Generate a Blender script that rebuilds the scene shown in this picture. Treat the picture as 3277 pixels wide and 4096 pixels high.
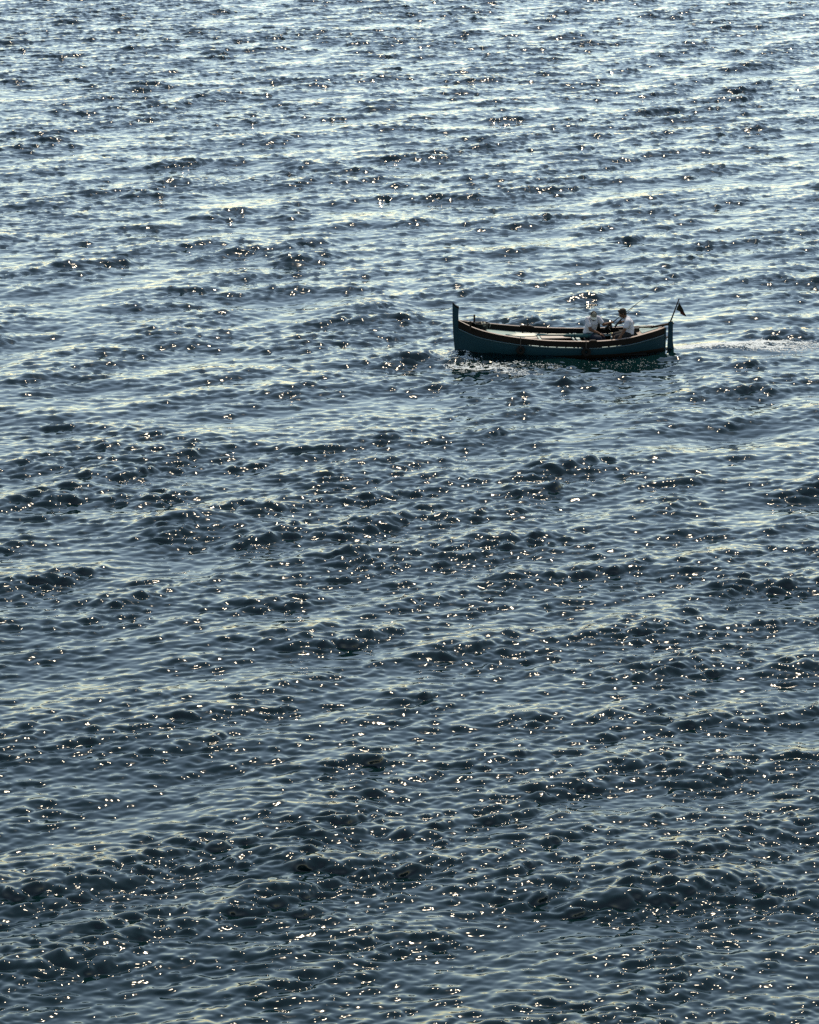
import bpy, bmesh, math, random
import numpy as np
from mathutils import Vector, Matrix

for o in list(bpy.data.objects):
    bpy.data.objects.remove(o, do_unlink=True)
random.seed(7)
RNG = np.random.default_rng(11)
SC = bpy.context.scene
COL = SC.collection
R = math.radians

# ---------------------------------------------------------------- camera, sky, sun, exposure
CAM_H = 15.17
VFOV = 22.0
PITCH = 15.97
cam_data = bpy.data.cameras.new('camera')
cam_data.sensor_fit = 'VERTICAL'
cam_data.sensor_height = 36.0
cam_data.lens = 18.0 / math.tan(R(VFOV / 2))
cam_data.clip_start = 0.5
cam_data.clip_end = 20000
cam = bpy.data.objects.new('camera', cam_data)
COL.objects.link(cam)
cam.location = (0, 0, CAM_H)
cam.rotation_euler = (R(90 - PITCH), 0, 0)
SC.camera = cam

SUN_EL, SUN_AZ = 57.0, 14.0            # azimuth clockwise from +Y (the view direction)
world = bpy.data.worlds.new('World')
SC.world = world
world.use_nodes = True
wn = world.node_tree
bg = wn.nodes['Background']
sky = wn.nodes.new('ShaderNodeTexSky')
sky.sky_type = 'NISHITA'
sky.sun_disc = False
sky.sun_elevation = R(SUN_EL)
sky.sun_rotation = R(SUN_AZ)
sky.altitude = 0
sky.air_density = 1.1
sky.dust_density = 0.02
sky.ozone_density = 2.0
wn.links.new(sky.outputs[0], bg.inputs[0])
bg.inputs[1].default_value = 0.10

sun_data = bpy.data.lights.new('sun', 'SUN')
sun_data.energy = 2.4
sun_data.angle = R(0.53)
sun_data.color = (1.0, 0.96, 0.91)
sun = bpy.data.objects.new('sun', sun_data)
COL.objects.link(sun)
_d = Vector((math.sin(R(SUN_AZ)) * math.cos(R(SUN_EL)), math.cos(R(SUN_AZ)) * math.cos(R(SUN_EL)), math.sin(R(SUN_EL))))
sun.rotation_euler = _d.to_track_quat('Z', 'Y').to_euler()

SC.view_settings.view_transform = 'Standard'
SC.view_settings.look = 'None'
SC.view_settings.exposure = 1.55
SC.view_settings.gamma = 1.0
SC.view_settings.use_white_balance = True
SC.view_settings.white_balance_temperature = 8700
SC.view_settings.white_balance_tint = 9
SC.view_settings.use_curve_mapping = False
SC.render.engine = 'CYCLES'
SC.cycles.use_denoising = False
SC.cycles.max_bounces = 5
SC.cycles.glossy_bounces = 3
SC.cycles.caustics_reflective = False
SC.cycles.caustics_refractive = False
SC.cycles.sample_clamp_indirect = 4.0
SC.cycles.sample_clamp_direct = 2.5

# ---------------------------------------------------------------- boat position (needed by the sea around the hull)
BOAT_X, BOAT_Y = 4.14, 68.6
BOAT_YAW = R(5.3)                       # bow (local -x) swings slightly towards the camera


def smooth(a, b, x):
    t = np.clip((x - a) / (b - a), 0, 1)
    return t * t * (3 - 2 * t)


def to_boat(x, y):
    c, s = math.cos(BOAT_YAW), math.sin(BOAT_YAW)
    dx, dy = x - BOAT_X, y - BOAT_Y
    return c * dx + s * dy, -s * dx + c * dy


# ---------------------------------------------------------------- the sea: one wave field, sampled by one sheet
TILE, NF = 96.0, 2048


def wave_field():
    k1 = np.fft.fftfreq(NF, TILE / NF) * 2 * np.pi
    kx, ky = np.meshgrid(k1, k1)
    k = np.hypot(kx, ky)
    k[0, 0] = 1e-6
    th = np.arctan2(ky, kx)
    lam = 2 * np.pi / k

    def spread(mean, p, floor):
        d = np.cos((th - R(mean)) / 2.0)
        return np.abs(d) ** (2 * p) + floor

    def band(lo, hi, soft=0.35):
        l = np.log2(np.maximum(lam, 1e-3))
        return smooth(math.log2(lo) - soft, math.log2(lo) + soft, l) * (1 - smooth(math.log2(hi) - soft, math.log2(hi) + soft, l))

    def norm_slope(S, mss):                # scale a spectrum to a mean square slope
        return S * (mss / np.sum(S * k * k))
    base = 1.0 / k ** 4
    kk = np.where(k > 1e-5, k, 1)
    rng = np.random.default_rng(WSEED)

    def field(S, chop=True):
        a = np.sqrt(S) * (rng.standard_normal((NF, NF)) + 1j * rng.standard_normal((NF, NF))) * NF * NF
        a[0, 0] = 0
        h = np.fft.ifft2(a).real
        out = [h]
        if chop:
            lowp = np.clip(lam / 0.3, 0, 1)            # choppiness fades out for the tiniest ripples
            out += [np.fft.ifft2(a * 1j * kx / kk * lowp).real, np.fft.ifft2(a * 1j * ky / kk * lowp).real]
        return [f.astype(np.float32) for f in out]
    swell = field(norm_slope(base * band(2.2, 7.0) * spread(-58, 4, 0.0), SL[0]))
    sea_w = field(norm_slope(base * band(0.45, 2.6) * spread(-66, 9, 0.005), SL[1]))
    S = norm_slope(base * band(0.15, 0.5) * spread(-76, 7.0, 0.012), SL[2])
    S = S + norm_slope(base * band(0.10, 0.16) * spread(-80, 2, 0.04), SL[3])
    chop = field(S)
    gust = field(base * band(4.0, 20.0) * (spread(-60, 2, 0.1) + spread(60, 1, 0.0) * 0.3), False)[0]
    # wind waves have sharp crests and flat troughs
    for q in (sea_w, chop):
        sd = float(q[0].std())
        u = np.clip(q[0] / sd, -3, 2.6)
        sharp = (np.exp(PEAK * u) - 1) / PEAK
        sharp = sharp - sharp.mean()
        q[0] = (sd * sharp / sharp.std()).astype(np.float32)
    # and is taller on the swell crests and in gusts
    mod = np.clip(1.0 + 0.24 * np.roll(swell[0], (-8, 4), (0, 1)) / swell[0].std() + 0.13 * gust / gust.std(), 0.55, 1.55).astype(np.float32)
    mod2 = np.clip(mod * (1.0 + 0.22 * np.roll(sea_w[0], (-3, 1), (0, 1)) / sea_w[0].std()), 0.25, 2.0).astype(np.float32)
    return [swell[q] + sea_w[q] * mod + chop[q] * mod2 for q in range(3)] + [mod2]


SL = (0.0036, 0.0125, 0.056, 0.010)
CHOP = 0.9
LEAN = 0.55                              # crests lean forward, towards the camera
WSEED = 5
PEAK = 0.35


def cubic(fields, x, y):
    u, v = x / (TILE / NF), y / (TILE / NF)
    i0, j0 = np.floor(u).astype(np.int64), np.floor(v).astype(np.int64)
    fu, fv = (u - i0).astype(np.float32), (v - j0).astype(np.float32)

    def w(t):
        return ((-0.5 * t ** 3 + t ** 2 - 0.5 * t), (1.5 * t ** 3 - 2.5 * t ** 2 + 1), (-1.5 * t ** 3 + 2 * t ** 2 + 0.5 * t), (0.5 * t ** 3 - 0.5 * t ** 2))
    wu, wv = w(fu), w(fv)
    out = [np.zeros(x.shape, np.float32) for _ in fields]
    for b in range(4):
        jj = (j0 + b - 1) % NF
        for a_ in range(4):
            ii = (i0 + a_ - 1) % NF
            ww = wu[a_] * wv[b]
            for q, f in enumerate(fields):
                out[q] += ww * f[jj, ii]
    return out


FIELD = wave_field()


def hull_half(s):                        # half beam at the waterline, s along the hull, -1 bow .. 1 stern
    return 0.80 * np.maximum(0, 1 - np.abs(s) ** 2.6) ** 0.8


def sea_at(x, y):
    """displaced position of sea points, with the boat's own waves"""
    h, dx, dy = cubic(FIELD[:3], x, y)
    r = np.hypot(x, y)
    fade = 1 - smooth(205, 1500, r)
    fade = fade * smooth(2, 20, r)
    bx, by = to_boat(x, y)
    s = bx / 2.85
    edge = np.abs(by) - hull_half(np.clip(s, -1, 1)) + np.maximum(0, np.abs(bx) - 2.85)
    calm = 0.35 + 0.65 * smooth(-0.2, 1.1, edge)
    # flatter, dragged water in the wake astern
    wk = smooth(2.6, 3.4, bx) * (1 - smooth(0.45, 0.95, np.abs(by + 0.0 * bx))) * (1 - smooth(7, 11, bx))
    calm = calm * (1 - 0.55 * wk)
    amp = fade * calm
    z = h * amp
    # bow wave: two ridges that open from the stem
    for sg in (-1, 1):
        t = bx + 2.95
        ridge = 0.16 + 0.33 * np.maximum(t, 0)
        d = sg * by - ridge
        g = np.exp(-(d / 0.20) ** 2) * smooth(-0.25, 0.15, t) * (1 - smooth(1.2, 4.5, t))
        z = z + 0.10 * g
        d2 = d + 0.55
        z = z - 0.04 * np.exp(-(d2 / 0.3) ** 2) * smooth(0.2, 0.8, t) * (1 - smooth(2.0, 4.5, t))
    z = z + 0.06 * np.exp(-(by / 0.45) ** 2) * np.exp(-((bx - 4.1) / 0.9) ** 2)
    inside = (1 - smooth(-0.25, -0.05, edge))
    z = z * (1 - inside) - 0.25 * inside
    return x - CHOP * dx * amp + 0.45 * LEAN * h * amp, y - CHOP * dy * amp - LEAN * h * amp, z


def sea_z(x, y):
    """height of the displaced sea near one point"""
    px, py = np.array([x], float), np.array([y], float)
    for _ in range(4):
        X, Y, Z = sea_at(px, py)
        px, py = px + (x - X), py + (y - Y)
    return float(Z[0])


def build_sea():
    az = list(np.arange(-12.4, 12.4001, DAZ))
    st = DAZ
    a = 12.4
    side = []
    while a < 180:
        st = min(st * 1.25, 6.0)
        a += st
        if a < 179:
            side.append(a)
    az = [-v for v in reversed(side)] + az + side
    az = np.radians(np.array(az))
    rr = [1.5, 3, 5, 7.5, 10, 12.5, 15, 17, 19, 20.5, 22, 23, 24, 24.6]
    r = 25.0
    c = DRW / (CAM_H * 2634.0)
    while r < 205:
        rr.append(r)
        r += min(c * r * r, 0.13)
    st = c * r * r
    while r < 3000:
        rr.append(r)
        r += st
        st *= 1.1
    rr = np.array(rr)
    A, Q = np.meshgrid(az, rr)
    x, y = (Q * np.sin(A)).ravel(), (Q * np.cos(A)).ravel()
    X, Y, Z = sea_at(x, y)
    nr, nc = len(rr), len(az)
    co = np.empty((nr * nc + 1, 3), np.float32)
    co[:-1, 0], co[:-1, 1], co[:-1, 2] = X, Y, Z
    co[-1] = (0, 0, 0)
    mod = cubic(FIELD[3:], x, y)[0]
    i, j = np.meshgrid(np.arange(nr - 1), np.arange(nc), indexing='ij')
    j2 = (j + 1) % nc
    quads = np.stack([i * nc + j, i * nc + j2, (i + 1) * nc + j2, (i + 1) * nc + j], -1).reshape(-1, 4)
    quads = quads[:, ::-1]
    tri = np.stack([np.full(nc, nr * nc), np.arange(nc), (np.arange(nc) + 1) % nc], -1)[:, ::-1]
    loops = np.concatenate([quads.ravel(), tri.ravel()]).astype(np.int32)
    starts = np.concatenate([np.arange(len(quads)) * 4, len(quads) * 4 + np.arange(nc) * 3]).astype(np.int32)
    me = bpy.data.meshes.new('sea_water')
    me.vertices.add(len(co))
    me.vertices.foreach_set('co', co.ravel())
    me.loops.add(len(loops))
    me.loops.foreach_set('vertex_index', loops)
    me.polygons.add(len(starts))
    me.polygons.foreach_set('loop_start', starts)
    me.update(calc_edges=True)
    me.validate()
    at = me.attributes.new('ripple', 'FLOAT', 'POINT')
    at.data.foreach_set('value', np.append(mod, 1).astype(np.float32))
    me.polygons.foreach_set('use_smooth', np.ones(len(me.polygons), bool))
    o = bpy.data.objects.new('sea_water', me)
    COL.objects.link(o)
    o['kind'] = 'structure'
    print('sea tris', len(quads) * 2, nr, nc)
    return o


DAZ, DRW = math.degrees(0.00072), 0.9


class NT:
    """small node-tree helper"""
    def __init__(self, name):
        self.m = bpy.data.materials.new(name)
        self.m.use_nodes = True
        self.t = self.m.node_tree
        self.b = self.t.nodes['Principled BSDF']
        self.out = self.t.nodes['Material Output']

    def n(self, kind, **kw):
        nd = self.t.nodes.new('ShaderNode' + kind)
        for k_, v_ in kw.items():
            if k_ in nd.inputs:
                nd.inputs[k_].default_value = v_
            else:
                setattr(nd, k_, v_)
        return nd

    def l(self, a, b):
        self.t.links.new(a, b)


RIPPLES = ((9, 4.2, 9.0, 0.007, 0.0),)


def water_material():
    t = NT('sea_water')
    b = t.b
    b.inputs['Base Color'].default_value = (0.0004, 0.0058, 0.0066, 1)
    b.inputs['Roughness'].default_value = 0.05
    b.inputs['IOR'].default_value = 1.38
    geo = t.n('NewGeometry')
    att = t.n('Attribute', attribute_name='ripple')
    prev = None
    for (rot, sx, sy, dist, det) in RIPPLES:
        mp = t.n('Mapping')
        mp.inputs['Rotation'].default_value = (0, 0, R(rot))
        mp.inputs['Scale'].default_value = (sx, sy, 1.0)
        t.l(geo.outputs['Position'], mp.inputs['Vector'])
        nz = t.n('TexNoise', Scale=1.0, Detail=det, Roughness=0.5)
        nz.noise_dimensions = '2D'
        t.l(mp.outputs[0], nz.inputs['Vector'])
        mu = t.n('Math', operation='MULTIPLY')
        t.l(nz.outputs[0], mu.inputs[0])
        t.l(att.outputs['Fac'], mu.inputs[1])
        bp = t.n('Bump', Strength=1.0, Distance=dist)
        t.l(mu.outputs[0], bp.inputs['Height'])
        if prev:
            t.l(prev.outputs[0], bp.inputs['Normal'])
        prev = bp
    t.l(prev.outputs[0], b.inputs['Normal'])
    return t.m


sea = build_sea()
sea.data.materials.append(water_material())



# ---------------------------------------------------------------- helpers for things and parts
def world_of(l):
    c, s = math.cos(BOAT_YAW), math.sin(BOAT_YAW)
    return Vector((BOAT_X + c * l[0] - s * l[1], BOAT_Y + s * l[0] + c * l[1], l[2]))


class Thing:
    """an Empty at the thing's base; parts are given in boat-local metres"""
    def __init__(self, name, label, cat, base, group=None):
        self.base = Vector(base)
        o = bpy.data.objects.new(name, None)
        COL.objects.link(o)
        o.empty_display_size = 0.1
        o.location = world_of(base)
        o.rotation_euler = (0, 0, BOAT_YAW)
        o['label'], o['category'] = label, cat
        if group:
            o['group'] = group
        self.o = o

    def part(self, name, g, mat, parent=None, label=None, smooth=False):
        base = self.base
        me = bpy.data.meshes.new(name)
        me.from_pydata([tuple(Vector(v) - base) for v in g.v], [], g.f)
        me.validate()
        me.update()
        if smooth:
            me.polygons.foreach_set('use_smooth', [True] * len(me.polygons))
        me.materials.append(mat)
        ob = bpy.data.objects.new(name, me)
        COL.objects.link(ob)
        ob.parent = parent or self.o
        if label:
            ob['label'] = label
        return ob


class G:
    def __init__(self):
        self.v, self.f = [], []

    def add(self, vs, fs):
        n = len(self.v)
        self.v += [tuple(p) for p in vs]
        self.f += [tuple(i + n for i in f) for f in fs]
        return self

    def bm(self, b):
        b.verts.index_update()
        self.add([v.co.copy() for v in b.verts], [[v.index for v in f.verts] for f in b.faces])
        b.free()
        return self

    def box(self, c, size, rot=None, bev=0.006):
        b = bmesh.new()
        bmesh.ops.create_cube(b, size=1)
        for v in b.verts:
            v.co = Vector((v.co.x * size[0], v.co.y * size[1], v.co.z * size[2]))
        if bev:
            bmesh.ops.bevel(b, geom=b.edges[:], offset=min(bev, 0.3 * min(size)), segments=1, affect='EDGES')
        for v in b.verts:
            p = v.co
            if rot is not None:
                p = rot @ p
            v.co = p + Vector(c)
        return self.bm(b)

    def prism(self, poly, y0, y1, bev=0.008, taper=1.0):
        """polygon in x,z extruded from y0 to y1"""
        b = bmesh.new()
        a = [b.verts.new((p[0], y0, p[1])) for p in poly]
        d = [b.verts.new((p[0], y1, p[1])) for p in poly]
        b.faces.new(a)
        b.faces.new(list(reversed(d)))
        n = len(poly)
        for i in range(n):
            b.faces.new((a[(i + 1) % n], a[i], d[i], d[(i + 1) % n]))
        bmesh.ops.recalc_face_normals(b, faces=b.faces[:])
        if bev:
            bmesh.ops.bevel(b, geom=b.edges[:], offset=bev, segments=2, affect='EDGES')
        return self.bm(b)

    def tube(self, pts, rad, n=8, flat=1.0, caps=True):
        pts = [Vector(p) for p in pts]
        m = len(pts)
        rad = [rad] * m if not hasattr(rad, '__len__') else rad
        rings, prev = [], None
        for i, p in enumerate(pts):
            t = (pts[min(i + 1, m - 1)] - pts[max(i - 1, 0)]).normalized()
            ref = prev if prev is not None else (Vector((0, 1, 0)) if abs(t.y) < 0.9 else Vector((0, 0, 1)))
            u = (ref - t * ref.dot(t)).normalized()
            w = t.cross(u)
            prev = u
            rings.append([p + (u * math.cos(2 * math.pi * k / n) + w * math.sin(2 * math.pi * k / n) * flat) * rad[i] for k in range(n)])
        vs = [q for r in rings for q in r]
        fs = []
        for i in range(m - 1):
            for k in range(n):
                k2 = (k + 1) % n
                fs.append((i * n + k, i * n + k2, (i + 1) * n + k2, (i + 1) * n + k))
        if caps:
            fs.append(tuple(reversed(range(n))))
            fs.append(tuple((m - 1) * n + k for k in range(n)))
        return self.add(vs, fs)

    def ball(self, c, r, rot=None, u=12, v=8):
        b = bmesh.new()
        bmesh.ops.create_uvsphere(b, u_segments=u, v_segments=v, radius=1)
        r = (r, r, r) if not hasattr(r, '__len__') else r
        for q in b.verts:
            p = Vector((q.co.x * r[0], q.co.y * r[1], q.co.z * r[2]))
            if rot is not None:
                p = rot @ p
            q.co = p + Vector(c)
        return self.bm(b)

    def grid(self, rows, close=False):
        """rows of equal length -> quads"""
        n = len(rows[0])
        vs = [p for r in rows for p in r]
        fs = []
        for i in range(len(rows) - 1):
            for k in range(n - (0 if close else 1)):
                k2 = (k + 1) % n
                fs.append((i * n + k, i * n + k2, (i + 1) * n + k2, (i + 1) * n + k))
        return self.add(vs, fs)

    def torus(self, c, R1, r, axis_rot=None, n=24, m=10, squash=1.0):
        rows = []
        for i in range(n + 1):
            a = 2 * math.pi * i / n
            row = []
            for k in range(m):
                b_ = 2 * math.pi * k / m
                p = Vector(((R1 + r * math.cos(b_)) * math.cos(a), r * squash * math.sin(b_), (R1 + r * math.cos(b_)) * math.sin(a)))
                if axis_rot is not None:
                    p = axis_rot @ p
                row.append(p + Vector(c))
            rows.append(row)
        return self.grid(rows, close=True)


def paint(name, col, rough=0.5, wear=None, wear_amt=0.3, scale=6.0, bump=0.0, stretch=(1, 1, 1), spec=0.5):
    """paint, cloth, wood or skin: base colour broken up by noise"""
    t = NT(name)
    tc = t.n('TexCoord')
    mp = t.n('Mapping')
    mp.inputs['Scale'].default_value = stretch
    t.l(tc.outputs['Object'], mp.inputs['Vector'])
    nz = t.n('TexNoise', Scale=scale, Detail=5.0, Roughness=0.6)
    t.l(mp.outputs[0], nz.inputs['Vector'])
    rp = t.n('ValToRGB')
    rp.color_ramp.elements[0].position = 0.38
    rp.color_ramp.elements[1].position = 0.72
    w = wear or tuple(c * 0.55 for c in col)
    rp.color_ramp.elements[0].color = (*col, 1)
    rp.color_ramp.elements[1].color = (*[c + (q - c) * wear_amt for c, q in zip(col, w)], 1)
    t.l(nz.outputs[0], rp.inputs[0])
    t.l(rp.outputs[0], t.b.inputs['Base Color'])
    t.b.inputs['Roughness'].default_value = rough
    t.b.inputs['Specular IOR Level'].default_value = spec
    if bump:
        bp = t.n('Bump', Strength=0.6, Distance=bump)
        t.l(nz.outputs[0], bp.inputs['Height'])
        t.l(bp.outputs[0], t.b.inputs['Normal'])
    return t.m


M = dict(
    blue=paint('hull_blue_paint', (0.0035, 0.025, 0.037), 0.6, (0.006, 0.025, 0.033), 0.6, 5, 0.003, (0.6, 1, 2), 0.08),
    teal=paint('trim_teal_paint', (0.006, 0.034, 0.046), 0.45, (0.010, 0.034, 0.040), 0.5, 9),
    brown=paint('topside_brown_paint', (0.0060, 0.0058, 0.0054), 0.7, (0.010, 0.007, 0.006), 0.6, 7, 0.003, (0.5, 1, 2), 0.07),
    bottom=paint('antifouling_brown', (0.012, 0.0075, 0.0055), 0.7, (0.009, 0.009, 0.008), 0.7, 5, 0.003, spec=0.08),
    cap=paint('weathered_gunwale_wood', (0.17, 0.135, 0.118), 0.65, (0.10, 0.05, 0.032), 0.7, 14, 0.004, (0.3, 2, 1)),
    wood=paint('dark_oiled_wood', (0.012, 0.008, 0.006), 0.6, (0.02, 0.013, 0.010), 0.6, 12, 0.003, (0.4, 2, 2), 0.12),
    deck=paint('pale_teal_deck_paint', (0.075, 0.15, 0.152), 0.6, (0.11, 0.15, 0.14), 0.6, 7, 0.002),
    hatch=paint('off_white_hatch_paint', (0.25, 0.225, 0.205), 0.6, (0.18, 0.145, 0.12), 0.6, 9, 0.002),
    pale=paint('pale_trim_paint', (0.19, 0.25, 0.24), 0.6, (0.15, 0.17, 0.15), 0.6, 12),
    oar=paint('oar_teal_paint', (0.022, 0.085, 0.092), 0.4, (0.04, 0.095, 0.095), 0.6, 14),
    bag=paint('teal_canvas', (0.010, 0.050, 0.055), 0.7, (0.018, 0.055, 0.058), 0.5, 18, 0.004, spec=0.1),
    dark=paint('dark_plastic', (0.006, 0.007, 0.007), 0.5, (0.012, 0.012, 0.012), 0.5, 10, spec=0.15),
    rubber=paint('tyre_rubber', (0.007, 0.007, 0.007), 0.85, (0.010, 0.010, 0.009), 0.6, 10, spec=0.06),
    rope=paint('old_rope', (0.03, 0.025, 0.02), 0.9, (0.02, 0.016, 0.012), 0.6, 60),
    metal=paint('worn_metal', (0.10, 0.10, 0.10), 0.35, (0.2, 0.12, 0.08), 0.5, 20),
    shirt=paint('white_cotton', (0.33, 0.34, 0.385), 0.9, (0.26, 0.27, 0.31), 0.5, 22, 0.006, spec=0.1),
    skin=paint('tanned_skin', (0.085, 0.042, 0.026), 0.55, (0.060, 0.029, 0.019), 0.5, 18, spec=0.1),
    hair=paint('dark_hair', (0.010, 0.008, 0.007), 0.65, (0.02, 0.015, 0.012), 0.6, 60, 0.004, spec=0.12),
    navy=paint('navy_denim', (0.008, 0.011, 0.018), 0.85, (0.018, 0.025, 0.042), 0.6, 16, 0.004, spec=0.1),
    black=paint('black_cotton', (0.012, 0.013, 0.015), 0.85, (0.02, 0.02, 0.022), 0.5, 16, 0.004, spec=0.1),
    capfront=paint('cap_grey_cotton', (0.13, 0.125, 0.105), 0.85, (0.09, 0.09, 0.075), 0.5, 30, 0.002, spec=0.1),
    capback=paint('cap_dark_mesh', (0.008, 0.009, 0.009), 0.8, (0.014, 0.014, 0.014), 0.5, 60, spec=0.1),
    brim=paint('cap_pale_brim', (0.36, 0.35, 0.30), 0.85, (0.30, 0.29, 0.25), 0.5, 30),
    cloth=paint('grey_rag', (0.20, 0.20, 0.165), 0.9, (0.12, 0.12, 0.10), 0.6, 20, 0.006),
    red=paint('faded_dark_red_cloth', (0.05, 0.010, 0.008), 0.85, (0.015, 0.006, 0.005), 0.6, 14, 0.003, spec=0.1),
    drab=paint('dark_green_cloth', (0.018, 0.019, 0.015), 0.85, (0.035, 0.035, 0.026), 0.6, 14, 0.003, spec=0.1),
    olive=paint('olive_cloth', (0.075, 0.075, 0.05), 0.85, (0.04, 0.045, 0.03), 0.6, 14, 0.003),
    lure=paint('lure_cream', (0.6, 0.45, 0.22), 0.35, (0.45, 0.2, 0.08), 0.7, 40),
    green=paint('lure_green', (0.06, 0.28, 0.10), 0.35),
    white=paint('white_plastic', (0.65, 0.65, 0.62), 0.4),
)


# ---------------------------------------------------------------- the boat
def spl(xs, ys):
    """smooth interpolation through a table (monotone cubic)"""
    xs, ys = np.array(xs, float), np.array(ys, float)
    h = np.diff(xs)
    d = np.diff(ys) / h
    m_ = np.zeros(len(xs))
    m_[0], m_[-1] = d[0], d[-1]
    for i in range(1, len(xs) - 1):
        if d[i - 1] * d[i] > 0:
            w1, w2 = 2 * h[i] + h[i - 1], h[i] + 2 * h[i - 1]
            m_[i] = (w1 + w2) / (w1 / d[i - 1] + w2 / d[i])

    def f(x):
        i = int(np.clip(np.searchsorted(xs, x) - 1, 0, len(xs) - 2))
        t = (x - xs[i]) / h[i]
        return float((2 * t ** 3 - 3 * t ** 2 + 1) * ys[i] + (t ** 3 - 2 * t ** 2 + t) * h[i] * m_[i] + (-2 * t ** 3 + 3 * t ** 2) * ys[i + 1] + (t ** 3 - t ** 2) * h[i] * m_[i + 1])
    return f


X0, X1 = -2.87, 2.66
gz = spl([-2.9, -2.45, -1.82, -1.17, -0.53, 0.0, 0.65, 1.3, 1.65, 2.14, 2.7], [0.905, 0.75, 0.625, 0.535, 0.475, 0.448, 0.430, 0.452, 0.48, 0.545, 0.61])
gb = spl([-2.9, -2.75, -2.5, -2.24, -1.8, -1.2, -0.5, 0.3, 1.0, 1.6, 2.1, 2.45, 2.7], [0.01, 0.16, 0.40, 0.57, 0.73, 0.82, 0.86, 0.86, 0.82, 0.70, 0.49, 0.27, 0.03])


def mz(x):
    return gz(x) - 0.182 - 0.03 * float(smooth(-1.6, -2.9, np.float64(x))) - 0.0


def section(x, off=0.0, n=13, z0=None, t1=1.0):
    """one side of the hull from the rubbing strake down to the keel"""
    top = mz(x) if z0 is None else z0
    b = max(gb(x) * 0.985 - off, 0.004)
    e = max(abs((x + 0.1) / 2.78), 0)
    p = 2.6 - 1.2 * min(1, e ** 2)
    keel = -0.32 + off * 0.8
    out = []
    for i in range(n):
        t = i / (n - 1) * t1
        out.append((b * max(1e-3, (1 - t ** p)) ** 0.78 + (0.022 if off == 0 else 0.0), top * (1 - t) + keel * t))
    return out


XS = [X0 + (X1 - X0) * (0.5 - 0.5 * math.cos(math.pi * i / 48)) * 0.5 + (X1 - X0) * i / 48 * 0.5 for i in range(49)]
boat = Thing('fishing_boat', 'narrow wooden fishing boat with teal hull, dark brown topsides and tall bow post', 'boat', (0, 0, 0))
WLB = 0.06                               # top of the bottom paint above the waterline

g = G()                                  # painted shell above the bottom paint, both sides, with its inner skin
gbtm = G()
for sg in (-1, 1):
    up, low = [], []
    for x in XS:
        sec = section(x)
        zs = [q[1] for q in sec][::-1]
        ys = [q[0] for q in sec][::-1]
        wl = WLB + 0.05 * max(0, (-x - 1.0) / 1.8) ** 2
        ups = [mz(x) + (wl - mz(x)) * k / 7 for k in range(8)]
        lows = [wl + (-0.315 - wl) * k / 6 for k in range(7)]
        up.append([(x, sg * float(np.interp(z, zs, ys)), z) for z in ups])
        low.append([(x, sg * float(np.interp(z, zs, ys)), z) for z in lows])
    g.grid(up)
    gbtm.grid(low)
hull = boat.part('hull', g, M['blue'], smooth=True)
boat.part('bottom_planking', gbtm, M['bottom'], parent=hull, smooth=True)
g = G()
for sg in (-1, 1):
    g.grid([[(x, sg * max(gb(x) * 0.985 - 0.035, 0.002) * (1 - (k / 6) ** 3) ** 0.7, (mz(x) - 0.002) * (1 - k / 6) - 0.2 * k / 6) for k in range(7)] for x in XS if -2.75 < x < 2.5])
boat.part('inner_planking', g, M['brown'], smooth=True)

# bulwark (topside strake) with scupper slots along its lower edge
SLOTS = [(-1.618, -1.512), (-1.193, -1.047), (-1.014, -0.821), (-0.781, -0.601), (-0.568, -0.369), (-0.329, -0.122), (-0.096, 0.091), (0.131, 0.337),
         (0.731, 0.838), (0.858, 1.018), (1.065, 1.245), (1.285, 1.392), (1.713, 1.753)]
SLOT_H = 0.021
for sg in (-1, 1):
    xs = sorted(set([x for x in XS] + [q for s in SLOTS for q in s]))
    g = G()
    for i in range(len(xs) - 1):
        a, b = xs[i], xs[i + 1]
        mid = (a + b) / 2
        slot = any(s[0] <= mid <= s[1] for s in SLOTS)
        lo = SLOT_H if slot else 0.0
        vs = []
        for x in (a, b):
            yo, yi = gb(x) + 0.004, max(gb(x) - 0.03, 0.002)
            for (y, z) in ((yo * 0.99 + 0.006, mz(x) + lo), (yo + 0.004, gz(x) - 0.008), (yi, gz(x) - 0.008), (yi, mz(x) + lo)):
                vs.append((x, sg * y, z))
        fs = [(0, 1, 5, 4), (1, 2, 6, 5), (2, 3, 7, 6), (3, 0, 4, 7), (0, 3, 2, 1), (4, 5, 6, 7)]
        g.add(vs, fs)
    boat.part('bulwark', g, M['brown'])
    # rubbing strake moulding under it
    boat.part('rubbing_strake', G().tube([(x, sg * (gb(x) * 0.985 + 0.032), mz(x) - 0.008) for x in XS], 0.017, 8), M['teal'], smooth=True)
    # gunwale cap, with thicker pads where the oars work
    rows = []
    for x in XS + []:
        yo, yi = gb(x) + 0.022, max(gb(x) - 0.062, -0.01)
        z = gz(x)
        rows.append([(x, sg * yo, z - 0.010), (x, sg * yo, z), (x, sg * yi, z + 0.004), (x, sg * yi, z - 0.010)])
    g = G().grid(rows, close=True)
    boat.part('gunwale', g, M['cap'])
    for (a, b) in (((-1.12, -0.72),) if sg > 0 else ((0.50, 0.72), )):
        rows = []
        for i in range(9):
            x = a + (b - a) * i / 8
            e = min(1, min(i, 8 - i) / 1.5) * 0.03
            yo, yi = gb(x) + 0.024, gb(x) - 0.064
            rows.append([(x, sg * yo, gz(x) - 0.01), (x, sg * yo, gz(x) + 0.003 + e), (x, sg * yi, gz(x) + 0.003 + e), (x, sg * yi, gz(x) - 0.01)])
        boat.part('oar_pad', G().grid(rows, close=True), M['wood'])

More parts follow.
